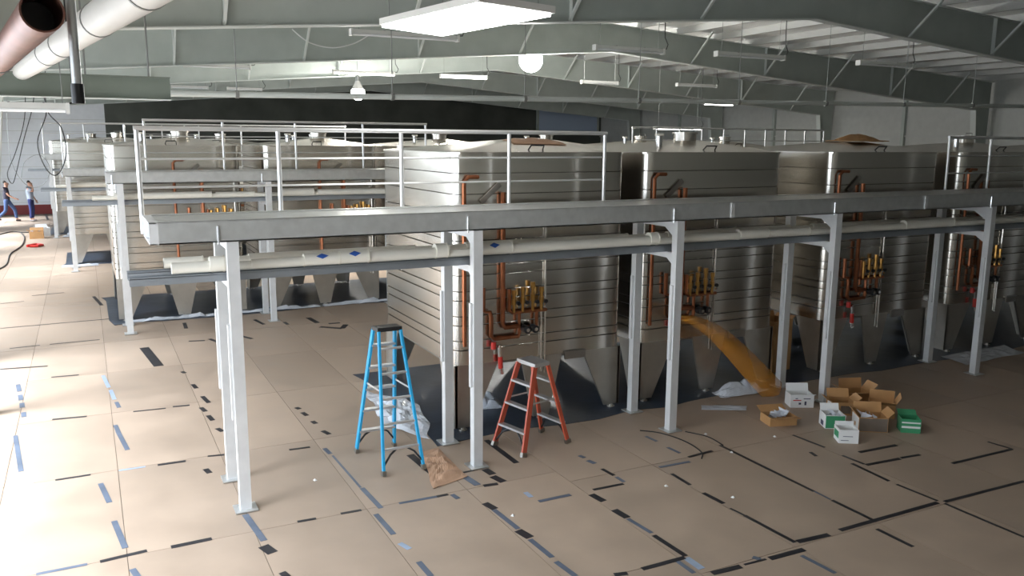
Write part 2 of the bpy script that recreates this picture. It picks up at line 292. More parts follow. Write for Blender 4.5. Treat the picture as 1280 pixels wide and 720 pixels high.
def make_tank(label, ox, oz, group):
    t = thing('steel_tank', label, 'tank', (0, 0, 0), 0, group)
    z = .95
    for h in (.22, .13)*6+(.28, .28, .27): obj('shell_course', CM[.28 if h > .25 else h], 'steel', t, (0, 0, z)); z += h
    z = 3.88
    m = MB(); ap = (1.62, 1.15); rim = rrect(.004); n = len(rim)
    vs = [(x, y, z-.02) for x, y in rrect(.02)]+[(x, y, z+.005) for x, y in rrect(.02)]+[(x, y, z+.01) for x, y in rim]+[(ap[0]+(x-TW/2)*.16, ap[1]+(y-TD/2)*.12, 4.06) for x, y in rim]
    m.add(vs, [(i*n+k, i*n+(k+1) % n, (i+1)*n+(k+1) % n, (i+1)*n+k) for i in range(3) for k in range(n)]+[tuple(range(3*n, 4*n)), tuple(range(n))])
    m.build('tank_top', 'steel', t)
    MB().prism(rrect(-.02), 'Z', .925, .955).build('tank_bottom', 'steel_dark', t)
    mw = MB().cyl((ap[0], ap[1], 4.05), (ap[0], ap[1], 4.17), .19, 18).build('manway', 'steel', t, True)
    MB().cyl((ap[0], ap[1], 4.171), (ap[0], ap[1], 4.20), .215, 18).build('manway_lid', 'steel', mw, True)
    MB().pipe([(ap[0]-.1, ap[1]-.1, 4.2), (ap[0]-.1, ap[1]-.1, 4.25), (ap[0]+.1, ap[1]-.1, 4.25), (ap[0]+.1, ap[1]-.1, 4.2)], .009, 6).build('lid_handle', 'rod', mw)
    v = MB().cyl((.75, .7, 3.95), (.75, .7, 4.13), .05, 12).build('vent', 'chrome', t, True)
    MB().cyl((.75, .7, 4.13), (.75, .7, 4.17), .075, 12).build('vent_cap', 'pvc', v, True)
    MB().pipe([(1.2, .18, 3.9), (1.22, .10, 3.98), (1.42, .10, 3.98), (1.44, .18, 3.9)], .012, 6).build('lifting_handle', 'black', t)
    for a in ((0, .68, 0, .27, -1), (1.04, 1.72, 1.25, 1.51, 0), (2.08, 2.76, 2.49, 2.76, 1)):
        me = trap_leg(*a).mesh('leg')
        obj('leg', me, 'steel_leg', t)
        o = obj('leg', me, 'steel_leg', t, (TW, TD, 0)); o.rotation_euler.z = math.pi
    # cold-water manifold on the front face
    y = -.07; X = lambda v: v+ox; Zz = lambda v: v+oz
    MB().pipe([(X(.12), y, 1.25), (X(.12), y, 3.50), (X(.18), y, 3.56), (X(.32), y, 3.56), (X(.35), .02, 3.56)], .028, 8).build('copper_riser', 'copper', t, True)
    MB().pipe([(X(.70), y, 3.35), (X(.70), y, Zz(1.52)), (X(.73), y, Zz(1.46)), (X(.96), y, Zz(1.46))], .036, 8).build('copper_riser', 'copper', t, True)
    MB().pipe([(X(.80), y, Zz(2.0)), (X(.80), y, Zz(1.70)), (X(.84), y, Zz(1.66)), (X(1.40), y, Zz(1.66))], .026, 8).build('copper_header', 'copper', t, True)
    MB().pipe([(X(.96), y, Zz(1.66)), (X(.96), y, Zz(1.40)), (X(1.24), y, Zz(1.40)), (X(1.24), y, Zz(1.66))], .028, 8).build('copper_loop', 'copper', t, True)
    MB().pipe([(X(.40), y, Zz(2.05)), (X(.40), y, Zz(1.72)), (X(.50), y, Zz(1.70)), (X(.52), y, Zz(1.62)), (X(.52), y, Zz(1.36)), (X(.56), y, Zz(1.31)), (X(.95), y, Zz(1.31)), (X(.97), y, Zz(1.40))], .032, 8).build('copper_return', 'copper', t, True)
    for k, (vx, vh) in enumerate(((.87, .32), (1.01, .36), (1.17, .42), (1.31, .34))):
        m = MB(); m.cyl((X(vx), y-.01, Zz(1.66)), (X(vx), y-.01, Zz(1.66+vh*.55)), .022, 8); m.cyl((X(vx), y-.01, Zz(1.66+vh*.35)), (X(vx), y-.01, Zz(1.66+vh*.6)), .036, 8)
        m.cyl((X(vx), y-.01, Zz(1.66+vh*.6)), (X(vx), y-.01, Zz(1.66+vh*.8)), .026, 8); m.cyl((X(vx), y-.01, Zz(1.66+vh*.8)), (X(vx), y-.01, Zz(1.66+vh)), .036, 8)
        b = m.build('brass_valve', 'brass', t, True)
        MB().cyl((X(vx+.04), y-.05, Zz(1.80)), (X(vx+.04), y-.085, Zz(1.80)), .03, 8).build('valve_knob', 'black', b)
        MB().cyl((X(vx+.045), y-.05, Zz(1.745)), (X(vx+.045), y-.075, Zz(1.745)), .018, 8).build('valve_cap', 'chrome', b)
    for vx in (1.03, 1.16):
        b = MB().cyl((X(vx), y-.02, Zz(1.42)), (X(vx), y-.13, Zz(1.42)), .058, 10).build('pump', 'black', t, True)
        MB().cyl((X(vx), y-.131, Zz(1.42)), (X(vx), y-.15, Zz(1.42)), .028, 8).build('pump_cap', 'chrome', b)
    MB().pipe([(X(1.40), -.03, 3.1), (X(1.40), -.03, .72)], .016, 8).build('sight_tube', 'steel', t, True)
    MB().pipe([(X(1.34), -.03, 1.66), (X(1.34), -.03, .74)], .012, 8).build('sight_tube', 'steel', t, True)
    nz = MB().pipe([(X(.64), y-.02, 1.22), (X(.66), y-.02, .95), (X(.68), y-.03, .80)], .03, 8).build('sample_nozzle', 'chrome', t, True)
    MB().cyl((X(.655), y-.02, 1.05), (X(.664), y-.02, .88), .036, 8).build('nozzle_sleeve', 'red', nz, True)
    MB().cyl((X(.55), y-.02, 1.17), (X(.55), y-.02, 1.27), .04, 8).build('nozzle_tap', 'red', nz, True)
    MB().bar((X(.38), -.04, 3.22), (X(.66), -.04, 3.46), .02, .07).build('stay_bracket', 'steel_dark', t)
    MB().bar((X(1.75), -.02, .93), (X(2.1), -.02, .93), .03, .12).build('drain_box', 'steel_dark', t)
    return t
g1 = 'tanks of the row behind the stepladders'; g2 = 'tanks beyond the first row'
tankA = make_tank('square stainless tank behind the orange stepladder, first of its row', 0, 0, g1); tankA.location = (4.37, 10.3, 0)
for x, lab in ((7.48, 'square stainless tank between the orange stepladder tank and the cardboard-topped tank'), (11.35, 'square stainless tank with brown cardboard lying on its top'),
               (14.75, 'square stainless tank standing just past the cardboard-topped tank'), (18.1, 'last square stainless tank of the stepladder row, two past the cardboard-topped one')):
    c = copy_tree(tankA); c.location = (x, 10.3, 0); c['label'] = lab
for o in [o for t_ in ('steel_tank', 'steel_tank.002') for c in bpy.data.objects[t_].children if c.name.split('.')[0] in ('manway', 'vent') for o in [*c.children, c]]:
    bpy.data.objects.remove(o)                    # the two tops covered with cardboard show no fittings
tankB = make_tank('square stainless tank at the open end of the second row, three wedge legs showing', 1.2, .45, g2); tankB.location = (.45, 20.15, 0)
for x, y, lab in ((3.72, 20.15, 'square stainless tank second from the open end of the second row'), (7.0, 20.15, 'square stainless tank third in the second row, mostly hidden by the stepladder row'),
                  (10.3, 20.15, 'square stainless tank fourth in the second row, only its top showing'), (13.6, 20.15, 'square stainless tank fifth in the second row, only its top showing behind a rail'),
                  (16.9, 20.15, 'square stainless tank sixth in the second row, behind the far end of the rail'),
                  (-.55, 30.1, 'square stainless tank at the open end of the third row, cream-lit side'), (2.75, 30.1, 'square stainless tank second in the third row, seen over the second row'),
                  (6.05, 30.1, 'square stainless tank third in the third row, only its top showing'),
                  (-1.25, 40.0, 'square stainless tank at the open end of the fourth row near the workmen'), (2.0, 40.0, 'square stainless tank second in the fourth row, only its top showing')):
    c = copy_tree(tankB); c.location = (x, y, 0); c['label'] = lab

# ------------------------------------------------------------------ walkways on posts
def gantry(Y, xl, xr, posts, dz, splits, rails, label, rz=(4.15, 3.82, 3.51), pipe_x=None):
    t = thing('elevated_walkway', label, 'walkway', (xl, Y, 0), 0, 'elevated walkways')
    X = lambda v: v-xl; zb, zt = 2.99+dz, 3.215+dz
    MB().box(.06, X(xr), -.02, .86, zt-.03, zt-.006).build('deck_plate', 'galv', t)
    e = [xl+.06]+list(splits)+[xr]
    for a, b in zip(e, e[1:]):
        for s, nm in ((0, 'front_channel'), (1, 'rear_channel')):
            m = MB(); y0 = -.06 if s == 0 else .90; d = .03 if s == 0 else -.03
            m.box(X(a)+.004, X(b)-.004, min(y0, y0+d*.4), max(y0, y0+d*.4), zb, zt)
            m.box(X(a)+.004, X(b)-.004, min(y0, y0+d*3), max(y0, y0+d*3), zb, zb+.014); m.box(X(a)+.004, X(b)-.004, min(y0, y0+d*3), max(y0, y0+d*3), zt-.005, zt+.006)
            m.build(nm, 'galv', t)
    for s in splits: MB().box(X(s)-.03, X(s)+.03, -.075, -.061, zb+.01, zt-.01).build('splice_plate', 'galv_post', t)
    m = MB(); m.box(.05, .064, -.06, .90, zb, zt); m.box(-.02, .05, -.06, .90, zt-.012, zt); m.box(-.02, .05, -.06, .90, zb, zb+.012); m.box(-.02, .05, -.06, -.045, zb, zt); m.box(-.02, .05, .885, .90, zb, zt); m.box(-.02, .05, .55, .565, zb, zt)
    m.build('end_channel', 'galv_post', t)
    for px in posts:
        for yy in (0, .93):
            p = MB().box(X(px)-.06, X(px)+.06, yy-.055, yy+.055, .02, zb-.002)
            po = p.build('post', 'galv_post', t)
            MB().box(X(px)-.12, X(px)+.12, yy-.12, yy+.12, .014, .026).build('base_plate', 'galv', po)
            MB().box(X(px)-.09, X(px)-.0605, yy-.03, yy+.03, (1.05 if yy < .5 else 1.15)+dz, 2.1+dz).build('cover_strip', 'galv_post', po)
        b = MB().bar((X(px), .055, zb-.06), (X(px), .875, zb-.06), .07, .09).build('cross_beam', 'galv_post', t)
        MB().prism([(.055, zb-.105), (.30, zb-.105), (.055, zb-.26)], 'X', X(px)-.006, X(px)+.006).build('gusset', 'galv_post', b)
        b = MB().bar((X(px), .055, 2.50+dz), (X(px), .875, 2.50+dz), .06, .08).build('cross_beam', 'galv_post', t)
        MB().prism([(.055, 2.46+dz), (.24, 2.46+dz), (.055, 2.34+dz)], 'X', X(px)-.006, X(px)+.006).build('gusset', 'galv_post', b)
        MB().cyl((X(px)-.14, -.075, zb-.02), (X(px)-.14, -.075, zb+.17), .012, 6).build('clamp_bolt', 'chrome', t)
    sx = X(pipe_x if pipe_x is not None else xl-.2)
    for yy in (.27, .72):
        m = MB(); m.box(sx, X(xr), yy-.055, yy-.048, 2.54+dz, 2.63+dz); m.box(sx, X(xr), yy+.048, yy+.055, 2.54+dz, 2.63+dz); m.box(sx, X(xr), yy-.055, yy+.055, 2.61+dz, 2.617+dz)
        m.build('support_rail', 'strut', t)
    for a, b, step in rails:
        ha = rz[0]
        n = max(1, round((b-a)/step)); yb = .93
        top = MB().cyl((X(a)-.03, yb, ha), (X(b)+.03, yb, ha), .027, 10).build('top_rail', 'rail', t, True)
        for z in rz[1:]: MB().cyl((X(a), yb, z), (X(b), yb, z), .013, 8).build('mid_rail', 'rail', t, True)
        for k in range(n+1): MB().cyl((X(a+(b-a)*k/n), yb, zb+.02), (X(a+(b-a)*k/n), yb, ha-.02), .026, 10).build('rail_post', 'rail', t, True)
    return t
gantry(9.05, .55, 21.0, (1.32, 4.13, 7.15, 10.15, 13.85, 17.3, 20.6), 0, (8.03, 12.06), ((.53, 6.53, 1.5), (13.88, 20.9, 1.25)), 'long grey walkway on posts beside the blue and orange stepladders', pipe_x=.33)
gantry(18.75, .40, 21.4, (.62, 3.56, 6.6, 9.7, 12.8, 15.9, 19.0), .14, (7.4, 13.0), ((1.2, 7.6, 1.6), (13.8, 21.2, .825)), 'grey walkway on posts along the second row of tanks', (4.42, 4.08, 3.73), pipe_x=-.45)
gantry(28.4, -.62, 8.5, (-.45, 2.6, 5.7), -.1, (), ((-.55, 8.3, 1.8),), 'sunlit cream walkway on posts along the third row of tanks', (4.47, 4.0, 3.55), pipe_x=-1.2)
gantry(38.4, -1.5, 5.0, (-1.2, 2.4), .15, (), ((-1.4, 4.6, 1.5),), 'walkway on posts along the fourth row, nearest the two workmen', (4.6, 4.2, 3.8), pipe_x=-2.0)

# ------------------------------------------------------------------ insulated pipes lying on the support rails
def ins_pipe(y, z, secs, label, x0, x1, r=.05, group='insulated pipes on the walkways'):
    t = thing('insulated_pipe', label, 'pipe', (x0, y, z), 0, group)
    MB().cyl((0, 0, 0), (x1-x0, 0, 0), r, 14).build('pipe', 'pvc', t, True)
    for a, b, rr, lab in secs:
        s = MB().cyl((a-x0, 0, rr-r), (b-x0, 0, rr-r), rr, 16).build('cover_section', 'pvc', t, True)
        MB().cyl((b-x0-.002, 0, rr-r), (b-x0+.012, 0, rr-r), rr+.006, 16).build('section_band', 'pvc_end', s, True)
        if lab:
            mx = (a+b)/2-x0; zz = rr-r
            o = MB(); an = [R(118), R(150)]; w2 = .07
            for k in range(1): o.add([(mx-w2, -math.sin(an[1]-R(60))*0-(rr+.004)*math.cos(R(35)), zz+(rr+.004)*math.sin(R(35))), (mx, -(rr+.004)*math.cos(R(10)), zz+(rr+.004)*math.sin(R(10))), (mx+w2, -(rr+.004)*math.cos(R(35)), zz+(rr+.004)*math.sin(R(35))), (mx, -(rr+.004)*math.cos(R(62)), zz+(rr+.004)*math.sin(R(62)))], [(0, 1, 2, 3)])
            q = o.build('pipe_label', 'blue_label', s); sm = q.modifiers.new('thick', 'SOLIDIFY'); sm.thickness = .003
    return t
ins_pipe(9.32, 2.685, ((.74, 1.14, .062, 0), (1.12, 1.26, .085, 0), (1.55, 2.12, .058, 0), (2.12, 2.52, .072, 1), (2.53, 2.86, .078, 1), (2.87, 3.70, .068, 0), (3.70, 3.84, .09, 0), (4.22, 4.72, .082, 1), (4.74, 6.85, .068, 0), (6.85, 6.98, .088, 0),
         (7.42, 8.45, .062, 0), (8.45, 9.0, .075, 0), (9.02, 9.85, .064, 0), (10.5, 12.0, .06, 0), (12.0, 13.2, .078, 0), (14.1, 20.8, .06, 0)), 'cream insulated pipe with blue diamond stickers under the walkway deck', .78, 20.95)
ins_pipe(9.77, 2.685, ((.70, 1.10, .06, 0), (1.6, 3.6, .06, 0), (4.3, 6.8, .06, 0), (7.5, 9.9, .06, 0), (10.4, 13.5, .06, 0)), 'plain cream insulated pipe tucked behind the one with blue stickers', .70, 20.9)
ins_pipe(19.02, 2.825, ((.5, 2.4, .075, 0), (2.5, 3.3, .065, 0), (3.9, 4.6, .09, 0), (4.7, 7.2, .072, 0), (7.3, 12.0, .07, 0)), 'white insulated pipe under the walkway of the second row', .1, 21.2)
ins_pipe(28.67, 2.585, ((-.4, 2.0, .085, 0), (2.1, 5.0, .085, 0)), 'white insulated pipe under the sunlit third-row walkway', -.8, 8.4)

# ------------------------------------------------------------------ overhead pipes and hanging gear
t = thing('overhead_pipe', 'long pale green pipe hanging across the whole hall below the roof', 'pipe', (1.2, 15.0, 4.76))
MB().cyl((0, 0, 0), (29.0, 0, .42), .052, 12).build('pipe', 'frame_light', t, True)
for k in range(11):
    x = 1.2+k*2.75; MB().cyl((x, 0, .42*x/29+.05), (x, 0, zr(x+1.2)-4.76-.003), .009, 6).build('hanger_rod', 'rod', t)
    MB().cyl((x-.03, 0, .42*x/29), (x+.03, 0, .42*x/29), .066, 12).build('pipe_clamp', 'rod', t, True)
t = thing('hanging_beam', 'grey-green steel beam end hung on rods above the far walkways', 'beam', (-1.98, 12.0, 4.54))
MB().box(0, 3.06, -.01, .01, .0, .27).build('web', 'beam_paint', t); MB().box(0, 3.06, -.09, .09, -.012, 0).build('bottom_flange', 'frame_light', t)
MB().box(0, 3.06, -.09, .09, .27, .282).build('top_flange', 'beam_paint', t)
for x in (.2, 1.54, 2.08, 2.81): MB().cyl((x, 0, .28), (x, 0, zr(x-1.98)-4.54-.003), .012, 6).build('hanger_rod', 'rod', t)
def ring_pipe(name, lab, p, q, r, m, wall, bands=()):
    p = Vector(p); q = Vector(q); t = thing(name, lab, 'pipe', p); d = (q-p); n = 24
    u = d.normalized(); a = u.orthogonal().normalized(); b = u.cross(a); vs = []
    for c, rr in ((Vector(), r), (d, r), (d, r-wall), (Vector(), r-wall)): vs += [c+(a*math.cos(2*math.pi*k/n)+b*math.sin(2*math.pi*k/n))*rr for k in range(n)]
    MB().add(vs, [((i % 4)*n+k, (i % 4)*n+(k+1) % n, ((i+1) % 4)*n+(k+1) % n, ((i+1) % 4)*n+k) for i in range(4) for k in range(n)]).build('pipe_wall', m, t, True)
    MB().cyl(u*.25, u*.26, r-wall-.001, 24).build('dark_bore', 'black', t)  # black disc painted in as the shade inside the open pipe
    for f in bands:
        c = d*f; MB().cyl(c-u*.012, c+u*.012, r+.006, 24).build('hanger_band', 'rod', t, True)
        e = p+c+Vector((0, 0, r)); MB().cyl(c+Vector((0, 0, r)), (c.x, c.y, zr(e.x)-p.z-.003), .007, 6).build('hanger_rod', 'rod', t)
    return t
ring_pipe('copper_pipe', 'open-ended copper pipe hanging close beside the fat white pipe', (-.08, 3.08, 4.435), (-.66, 7.9, 4.49), .064, 'copper_dull', .006, (.5,))
ring_pipe('white_pipe', 'fat white insulated pipe hanging beside the open copper pipe', (.50, 3.3, 4.76), (-.66, 12.6, 4.84), .105, 'fixture', .02, (.14, .30, .50, .62))
t = thing('drop_rod', 'grey vertical hanging rod with a black rubber end in front of the white pipe', 'rod', (0.0, 3.48, 4.17))
MB().cyl((0, 0, .05), (0, 0, zr(0)-4.17-.003), .017, 10).build('rod', 'galv', t, True); MB().cyl((0, 0, 0), (0, 0, .07), .022, 10).build('rubber_end', 'black', t, True)

# ------------------------------------------------------------------ lamps
def strip_light(x0, x1, y, z, lit, label, group='hanging strip lights'):
    t = thing('strip_light', label, 'lamp', (x0, y, z), 0, group); L = x1-x0
    MB().prism([(-.07, .02), (-.045, .09), (.045, .09), (.07, .02)], 'X', 0.03, L-.03).build('housing', 'fixture', t)
    for yy in (-.035, .035): MB().cyl((.05, yy, 0), (L-.05, yy, 0), .02, 8).build('tube', 'tube_lit' if lit else 'tube_off', t, True)
    for xa in (0, L-.04): MB().box(xa, xa+.04, -.075, .075, -.03, .095).build('end_cap', 'fixture', t)
    for k in (.3, .7): MB().box(L*k-.012, L*k+.012, -.055, .055, .085, .1).build('clip', 'rod', t)
    for k in (.08, .92): MB().cyl((L*k, 0, .09), (L*k, 0, zr(x0+L*k)-z-.003), .006, 5).build('hanger', 'rod', t)
    MB().pipe([(L*.95, .03, .09), (L+.1, .03, .1), (L+.14, .03, .2), (L+.05, .03, .35), (L+.02, .03, zr(x1)-z-.003)], .012, 5).build('power_cord', 'cable', t)
    if lit:
        l = bpy.data.lights.new('tube_light', 'AREA'); l.shape = 'RECTANGLE'; l.size = L-.1; l.size_y = .12; l.energy = 90*LAMP; l.color = (1, .97, .9)
        o = bpy.data.objects.new('tube_light', l); COL.objects.link(o); o.parent = t; o.location = (L/2, 0, -.04)
LAMP = 1.5
strip_light(4.6, 6.8, 15.75, 5.98, 0, 'unlit strip light partly behind the big bright reflected panel')
strip_light(10.0, 11.85, 15.8, 6.0, 0, 'unlit strip light beside the glaring high-bay lamp, black cord hanging')
strip_light(13.1, 15.2, 15.5, 6.0, 0, 'unlit strip light between two others in front of the second roof frame')
strip_light(17.6, 19.6, 15.4, 6.0, 0, 'unlit strip light closest to the right-hand eave, with white end')
strip_light(2.65, 4.45, 25.2, 6.0, 0, 'unlit strip light above the open end of the second tank row')
strip_light(6.85, 8.8, 25.4, 6.0, 1, 'glowing strip light hanging next to the small round high-bay lamp')
strip_light(10.25, 11.85, 25.2, 6.0, 1, 'brighter short strip light between the small high-bay and the glaring lamp')
strip_light(15.4, 16.9, 25.1, 6.0, 0, 'unlit strip light in front of the third roof frame near its middle')
strip_light(19.0, 20.8, 24.5, 6.0, 0, 'unlit strip light under the sloping third roof frame')
strip_light(3.3, 4.7, 36.2, 6.0, 0, 'unlit strip light far off in front of the dark back wall')
strip_light(5.4, 6.8, 36.2, 6.0, 0, 'second unlit strip light far off in front of the dark back wall')
strip_light(26.0, 27.8, 31.5, 5.75, 1, 'small lit strip light near the pale right-hand wall')
strip_light(19.2, 21.4, 26.0, 4.5, 1, 'low lit strip light glowing behind the second-row rail')
strip_light(-1.0, -.1, 11.6, 4.36, 0, 'short white strip light with loose cables beneath the hanging beam end')
def high_bay(x, y, z, r, energy, label):
    t = thing('high_bay_lamp', label, 'lamp', (x, y, z), 0, 'high-bay lamps')
    MB().cyl((0, 0, .55*r), (0, 0, .3+r*.5), r*.86, 20, r*.3).build('reflector', 'fixture', t, True)
    m = MB(); n = 18; rings = 10; vs = []
    for i in range(rings+1):
        a = math.pi*(.18+.8199*i/rings); vs += [(r*math.sin(a)*math.cos(2*math.pi*k/n), r*math.sin(a)*math.sin(2*math.pi*k/n), r*math.cos(a)) for k in range(n)]
    m.add(vs, [(i*n+k, i*n+(k+1) % n, (i+1)*n+(k+1) % n, (i+1)*n+k) for i in range(rings) for k in range(n)]+[tuple(range(n))]); m.build('bulb', 'bulb', t, True)
    MB().cyl((0, 0, .3+r*.5), (0, 0, .48+r*.5), r*.28, 10).build('ballast', 'rod', t, True); MB().cyl((0, 0, .48+r*.5), (0, 0, zr(x)-z-.003), .01, 6).build('hanger_rod', 'rod', t)
    l = bpy.data.lights.new('bulb_light', 'POINT'); l.energy = energy*LAMP; l.shadow_soft_size = r; l.color = (1, .97, .92)
    o = bpy.data.objects.new('bulb_light', l); COL.objects.link(o); o.parent = t; o.location = (0, 0, -r*1.15)
high_bay(12.2, 22.8, 6.42, .36, 900, 'glaring white high-bay lamp below the big reflected panel')
high_bay(8.7, 29.0, 5.62, .24, 350, 'small round high-bay lamp beneath a glowing strip light')
t = thing('reflected_panel', 'large bright flat panel standing for a reflected ceiling light, below the first roof frame', 'lamp', (3.75, 9.0, 5.32))  # reflection of a ceiling light, built as a glowing hung panel
pts = [(3.16, 9.62), (3.48, 7.56), (4.48, 7.84), (4.12, 10.06)]
lp = [(a-3.75, b-9.0) for a, b in pts]
MB().prism(lp, 'Z', .03, .10).build('housing', 'fixture', t)
MB().prism([(a*.96, b*.96) for a, b in lp], 'Z', .0, .029).build('glowing_face', 'reflected_panel_lit', t)
for a, b in lp: MB().cyl((a*.85, b*.85, .1), (a*.85, b*.85, zr(3.75+a*.85)-5.32-.004), .005, 5).build('hanger', 'rod', t)

# ------------------------------------------------------------------ stepladders
def lerp(a, b, t): return Vector(a).lerp(Vector(b), t)
def ladder(name, label, feet, top, H, rails_m, nstep, both, cap_m):
    # feet: four floor points, front pair (a, b) then rear pair (c, d); top: matching four points of the cap underside
    cx = sum(f[0] for f in feet)/4; cy = sum(f[1] for f in feet)/4
    t = thing(name, label, 'stepladder', (cx, cy, 0))
    F = [Vector((f[0]-cx, f[1]-cy, .012)) for f in feet]; T = [Vector((p[0]-cx, p[1]-cy, H-.03)) for p in top]
    ax = (F[1]-F[0]).normalized()
    for i in range(4):
        r = MB().bar(F[i]+(T[i]-F[i]).normalized()*.05, T[i], .075 if i < 2 else .055, .028, ax).build('front_rail' if i < 2 else 'rear_rail', rails_m, t)
        MB().bar(F[i], F[i]+(T[i]-F[i]).normalized()*.06, .085, .045, ax).build('rubber_foot', 'steel_dark', r)
    for k in range(1, nstep+1):
        u = k*.305/(H-.01)
        a, b = lerp(F[0], T[0], u), lerp(F[1], T[1], u)
        MB().bar(a, b, .085, .028).build('step', 'alu', t)
        if both == 'full' or k % 1 == 0:
            a, b = lerp(F[2], T[2], u), lerp(F[3], T[3], u)
            MB().bar(a, b, .085 if both == 'full' else .035, .024).build('step' if both == 'full' else 'rear_bar', 'alu', t)
    u = .305/(H-.01)
    for i, j in ((0, 1), (1, 0), (2, 3), (3, 2)):
        p = lerp(F[i], T[i], .06); q = lerp(lerp(F[i], T[i], u), lerp(F[j], T[j], u), .38)
        mid = (p+q)/2+Vector((0, 0, .035))
        MB().pipe([p, mid, q], .013, 6).build('knee_brace', 'black', t)
    n = sum(T, Vector())/4; e = 1.12
    c = [n+(p-n)*e for p in T]
    m = MB(); order = (0, 1, 3, 2)
    m.add([(*c[i].xy, H-.035) for i in order]+[(*c[i].xy, H+.015) for i in order], [(0, 3, 2, 1), (4, 5, 6, 7), (0, 1, 5, 4), (1, 2, 6, 5), (2, 3, 7, 6), (3, 0, 4, 7)])
    m.build('top_cap', cap_m, t)
    m = lerp(F[0], T[0], .55); q = lerp(F[2], T[2], .55)
    for i, j in ((0, 2), (1, 3)): MB().bar(lerp(F[i], T[i], .58), lerp(F[j], T[j], .58), .006, .022).build('spreader', 'alu', t)
    return t
ladder('blue_stepladder', 'tall blue fibreglass stepladder with a black top cap on the boards', ((2.91, 10.17), (3.43, 10.17), (2.98, 9.25), (3.5, 9.25)),
       ((3.06, 9.80), (3.34, 9.80), (3.08, 9.64), (3.36, 9.64)), 1.75, 'blue_fg', 5, 'bar', 'black')
ladder('orange_stepladder', 'short orange double-sided stepladder with grey metal steps by the tank', ((4.64, 9.60), (4.79, 9.04), (5.47, 9.78), (5.58, 9.24)),
       ((4.98, 9.56), (5.04, 9.22), (5.20, 9.60), (5.26, 9.27)), 1.17, 'orange_fg', 3, 'full', 'alu')

# ------------------------------------------------------------------ cartons on the floor
def carton(label, x, y, sx, sy, h, rz, m, marks=(), flaps=(), stuff=False, z=.0066):
    t = thing('carton', label, 'box', (x, y, z), R(rz), 'cartons on the floor'); T = .008
    b = MB(); b.box(-sx/2, sx/2, -sy/2, -sy/2+T, 0, h); b.box(-sx/2, sx/2, sy/2-T, sy/2, 0, h); b.box(-sx/2, -sx/2+T, -sy/2+T, sy/2-T, 0, h); b.box(sx/2-T, sx/2, -sy/2+T, sy/2-T, 0, h); b.box(-sx/2+T, sx/2-T, -sy/2+T, sy/2-T, 0, T)
    b.build('carton_body', m, t)
    for f, a, ln in flaps:                        # side, angle from straight up (outward positive), length
        d = Vector((0, -1, 0)) if f == 'f' else Vector((0, 1, 0)) if f == 'b' else Vector((-1, 0, 0)) if f == 'l' else Vector((1, 0, 0))
        half = sy/2 if f in 'fb' else sx/2; wd = sx if f in 'fb' else sy
        p = d*(half-.004)+Vector((0, 0, h)); q = p+(d*math.sin(R(a))+Vector((0, 0, 1))*math.cos(R(a)))*ln
        MB().bar(p, q, wd-.01, .005, d.cross(Vector((0, 0, 1))).cross(q-p)).build('flap', m, t)
    for f, u0, u1, v0, v1, mm in marks:           # printed patches on a side, in fractions
        o = MB()
        if f == 'f': o.box(-sx/2+sx*u0, -sx/2+sx*u1, -sy/2-.0022, -sy/2-.0002, h*v0, h*v1)
        elif f == 'l': o.box(-sx/2-.0022, -sx/2-.0002, -sy/2+sy*u0, -sy/2+sy*u1, h*v0, h*v1)
        else: o.box(sx/2+.0002, sx/2+.0022, -sy/2+sy*u0, -sy/2+sy*u1, h*v0, h*v1)
        o.build('print', mm, t)
    if stuff:
        o = MB(); random.seed(int(x*100))
        for k in range(7):
            a = random.uniform(-sx*.35, sx*.35); c = random.uniform(-sy*.35, sy*.35); s = random.uniform(.05, .09)
            o.add([(a+s*random.uniform(-1, 1), c+s*random.uniform(-1, 1), h*.75+s*random.uniform(-.6, 1.2)) for _ in range(5)], [(0, 1, 2), (0, 2, 3), (0, 3, 4), (0, 4, 1), (1, 2, 3), (1, 3, 4)])
        q = o.build('wrapping', 'poly', t); q['kind'] = 'stuff'
    return t
FR_ = -38
carton('white carton with black printing on its front, beside the walkway post', 9.68, 9.10, .36, .26, .20, FR_+12, 'card_white', (('f', .1, .45, .55, .62, 'red'), ('f', .35, .45, .25, .4, 'ink'), ('f', .6, .68, .2, .5, 'ink'), ('f', .2, .3, .7, .76, 'ink'), ('f', .55, .85, .68, .74, 'ink')), (('b', 15, .12), ('f', 70, .1)))
carton('open brown carton with a white label, between the white cartons', 9.98, 8.56, .34, .30, .20, FR_+8, 'card', (('l', .2, .8, .35, .9, 'card_white'), ('f', .35, .8, .15, .75, 'slab')), (('b', 30, .14), ('r', 50, .12), ('l', 65, .1)))
carton('white and green carton stuffed with plastic wrap', 9.38, 8.18, .28, .26, .20, FR_+10, 'card_white', (('f', .02, .98, .05, .95, 'green'), ('l', .3, .7, .1, .45, 'ink')), (('b', 20, .1),), True)
carton('open carton heaped with crumpled clear wrapping', 9.78, 7.86, .40, .32, .21, FR_+5, 'card', (('f', .02, .98, .05, .95, 'slab'), ('l', .02, .98, .08, .95, 'card_white'), ('l', .4, .6, .2, .5, 'card')), (('b', 10, .14), ('r', 45, .12), ('l', 40, .1)), True)
carton('small white open carton with a green side', 9.08, 7.66, .26, .24, .19, FR_+6, 'card_white', (('l', .1, .9, .3, .8, 'green'), ('f', .1, .5, .2, .24, 'ink'), ('f', .2, .7, .5, .54, 'ink')), (('b', 5, .05),))
carton('green striped white carton at the edge of the heap', 10.22, 7.56, .26, .24, .20, FR_, 'green', (('f', .02, .98, .35, .5, 'card_white'), ('f', .02, .98, .7, .8, 'card_white'), ('r', .1, .9, .1, .9, 'green')), (('b', 60, .1),))
carton('empty brown carton with raised flaps at the back of the heap', 10.62, 8.86, .40, .30, .18, FR_+20, 'card', (), (('b', 8, .16), ('r', 40, .16), ('l', 55, .14), ('f', 75, .14)))
